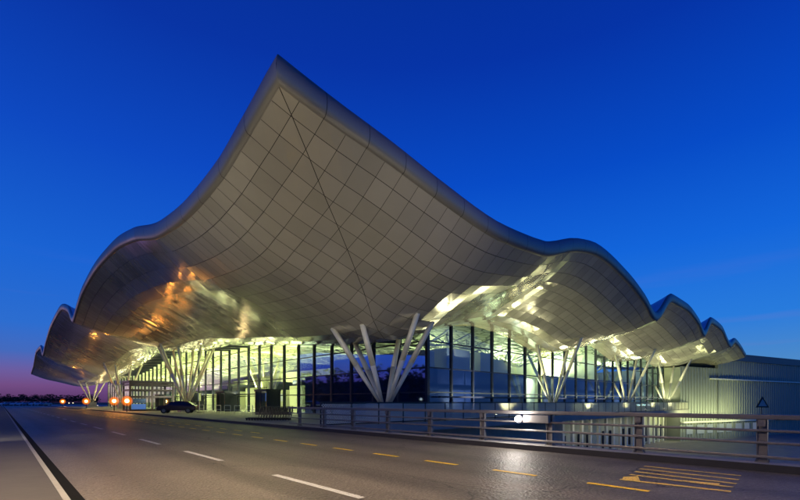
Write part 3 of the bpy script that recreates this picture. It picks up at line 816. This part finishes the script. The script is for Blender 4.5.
lampdata('recess_light', 'AREA', 420, (.95, 1, .6), (43.6, FY+1.3, 4.25), None, (2.6, .8))
for x in (53, 65, 77, 89): lampdata('lower_light', 'AREA', 80, (1, .93, .62), (x, 21.6, -.6), None, (9, .6))  # hidden area lights added under the forecourt edge, no fittings
lampdata('annex_wash', 'AREA', 1500, (.95, 1, .45), (93, 15.0, -1.0), None, (22, .5), rot=(R(115), 0, R(-16)))  # hidden area light added to give the annex its glow
lampdata('walk_wash', 'AREA', 400, (.9, 1, .5), (76, 22.6, 1.0), None, (14, .4), rot=(R(150), 0, 0))

# ------------------------------------------------------------------ far tree line
mb = MB(); rt = random.Random(5)
for k in range(150):
    px = -14+k*.75; d = 420+rt.uniform(-25, 40); X = (px-400)/424*d
    x, y = .727*X+.686*d, -.686*X+.727*d
    h = rt.uniform(4.5, 9.5)*(1+.25*noise.noise(Vector((k*.12, 0, 0))))
    mb.tube((x, y, -1), (x, y, h*.6), .25, .12, n=4)
    for c in range(26):
        a, rr_ = rt.uniform(0, 6.28), rt.uniform(0, 2.6); zc_ = h*rt.uniform(.3, 1); q = rt.uniform(.4, 1.1)
        c0 = Vector((x+math.cos(a)*rr_, y+math.sin(a)*rr_, zc_))
        for _ in range(3):
            v = [c0+Vector((rt.uniform(-q, q), rt.uniform(-q, q), rt.uniform(-q, q)*.8)) for _ in range(3)]
            mb.quad(v)
tag(mb.build('tree_line', M['leaf']), 'dark far line of trees on the horizon at the left', 'trees', kind='stuff')
mb = MB()
for k in range(110):
    x, y = -62+rt.uniform(-6, 6), -60+k*3.0; h = rt.uniform(11, 17)
    mb.tube((x, y, -1), (x, y, h*.6), .3, .15, n=4)
    for c in range(40):
        a, rr_ = rt.uniform(0, 6.28), rt.uniform(0, 3.4); q = rt.uniform(.8, 1.9)
        c0 = Vector((x+math.cos(a)*rr_, y+math.sin(a)*rr_, h*rt.uniform(.15, 1)))
        for _ in range(2): mb.quad([c0+Vector((rt.uniform(-q, q), rt.uniform(-q, q), rt.uniform(-q, q)*.8)) for _ in range(3)])
tag(mb.build('tree_belt', M['leaf']), 'belt of dark trees across the road mirrored in the terminal glass', 'trees', kind='stuff')
for k, (x, y) in enumerate(((-48, 18), (-50, 34), (-46, 52), (-52, 64), (-48, 78), (-50, 96))):
    o = copy_tree(f0); tag(o, 'pale lamp before the tree belt across the road', 'lamp', 'lamps before the tree belt'); place(o, x, y, -2.6)

# ------------------------------------------------------------------ world
w = bpy.data.worlds.new('World'); scn.world = w; w.use_nodes = True; nt = w.node_tree
bg = nt.nodes['Background']
tc = N(nt, 'ShaderNodeTexCoord'); sep = N(nt, 'ShaderNodeSeparateXYZ'); nt.links.new(tc.outputs['Generated'], sep.inputs[0])
def ramp(els):
    cr = N(nt, 'ShaderNodeValToRGB'); r = cr.color_ramp
    while len(r.elements) < len(els): r.elements.new(.5)
    for e, (p, c) in zip(r.elements, els): e.position = p; e.color = srgb(*c)
    nt.links.new(sep.outputs[2], cr.inputs[0]); return cr
cool = ramp([(0, (104, 152, 192)), (.07, (76, 138, 200)), (.16, (36, 122, 220)), (.30, (12, 100, 218)), (.45, (0, 74, 198)), (.62, (0, 50, 166)), (1, (0, 28, 98))])
warm = ramp([(0, (80, 52, 98)), (.03, (108, 72, 132)), (.055, (100, 86, 158)), (.09, (54, 100, 188)), (.14, (26, 104, 206)), (.26, (8, 96, 210)), (.45, (0, 70, 192)), (.62, (0, 49, 162)), (1, (0, 30, 105))])
sd = Vector((-.25, .97, 0)).normalized()
dot = math_n(nt, 'ADD', math_n(nt, 'MULTIPLY', sep.outputs[0], sd.x), math_n(nt, 'MULTIPLY', sep.outputs[1], sd.y))
mr = N(nt, 'ShaderNodeMapRange'); mr.inputs['From Min'].default_value = .35; mr.inputs['From Max'].default_value = .85; nt.links.new(dot, mr.inputs[0])
mx = N(nt, 'ShaderNodeMix', data_type='RGBA'); nt.links.new(mr.outputs[0], mx.inputs[0]); nt.links.new(cool.outputs[0], mx.inputs[6]); nt.links.new(warm.outputs[0], mx.inputs[7])
# faint pink streaks of high cloud
mp = N(nt, 'ShaderNodeMapping'); mp.inputs['Scale'].default_value = (1.2, 1.2, 16); nt.links.new(tc.outputs['Generated'], mp.inputs[0])
nz = N(nt, 'ShaderNodeTexNoise'); nz.inputs['Scale'].default_value = 2.2; nz.inputs['Detail'].default_value = 4; nt.links.new(mp.outputs[0], nz.inputs['Vector'])
st = math_n(nt, 'MULTIPLY', math_n(nt, 'SUBTRACT', nz.outputs[0], .55, True), .7, True)
lowm = N(nt, 'ShaderNodeMapRange'); lowm.inputs['From Min'].default_value = .28; lowm.inputs['From Max'].default_value = .10; nt.links.new(sep.outputs[2], lowm.inputs[0])
st = math_n(nt, 'MULTIPLY', st, lowm.outputs[0])
m3 = N(nt, 'ShaderNodeMix', data_type='RGBA'); m3.inputs[7].default_value = srgb(150, 110, 165)
nt.links.new(st, m3.inputs[0]); nt.links.new(mx.outputs[2], m3.inputs[6])
sky = N(nt, 'ShaderNodeTexSky', sky_type='NISHITA'); sky.sun_disc = False; sky.sun_elevation = R(-3); sky.sun_rotation = math.atan2(sd.x, sd.y)
ad = N(nt, 'ShaderNodeMix', data_type='RGBA', blend_type='ADD'); ad.inputs[0].default_value = .05
nt.links.new(m3.outputs[2], ad.inputs[6]); nt.links.new(sky.outputs[0], ad.inputs[7])
nt.links.new(ad.outputs[2], bg.inputs['Color']); bg.inputs['Strength'].default_value = 1.0
sun = bpy.data.lights.new('afterglow_sun', 'SUN'); sun.energy = .04; sun.angle = R(12); sun.color = (1, .6, .6)
so = bpy.data.objects.new('afterglow_sun', sun); COL.objects.link(so); so.rotation_euler = Vector((-sd.x, -sd.y, -.06)).to_track_quat('-Z', 'Y').to_euler()

# ------------------------------------------------------------------ camera
cam = bpy.data.cameras.new('camera'); co = bpy.data.objects.new('camera', cam); COL.objects.link(co); scn.camera = co
co.location = (0, 0, 1.5); co.rotation_euler = (R(90), 0, -math.atan2(.686, .727))
cam.lens = 36*424/800; cam.sensor_width = 36; cam.shift_y = (402-250)/800; cam.clip_end = 4000; cam.clip_start = .05
scn.view_settings.view_transform = 'Standard'; scn.view_settings.look = 'None'; scn.view_settings.exposure = 0; scn.view_settings.gamma = 1
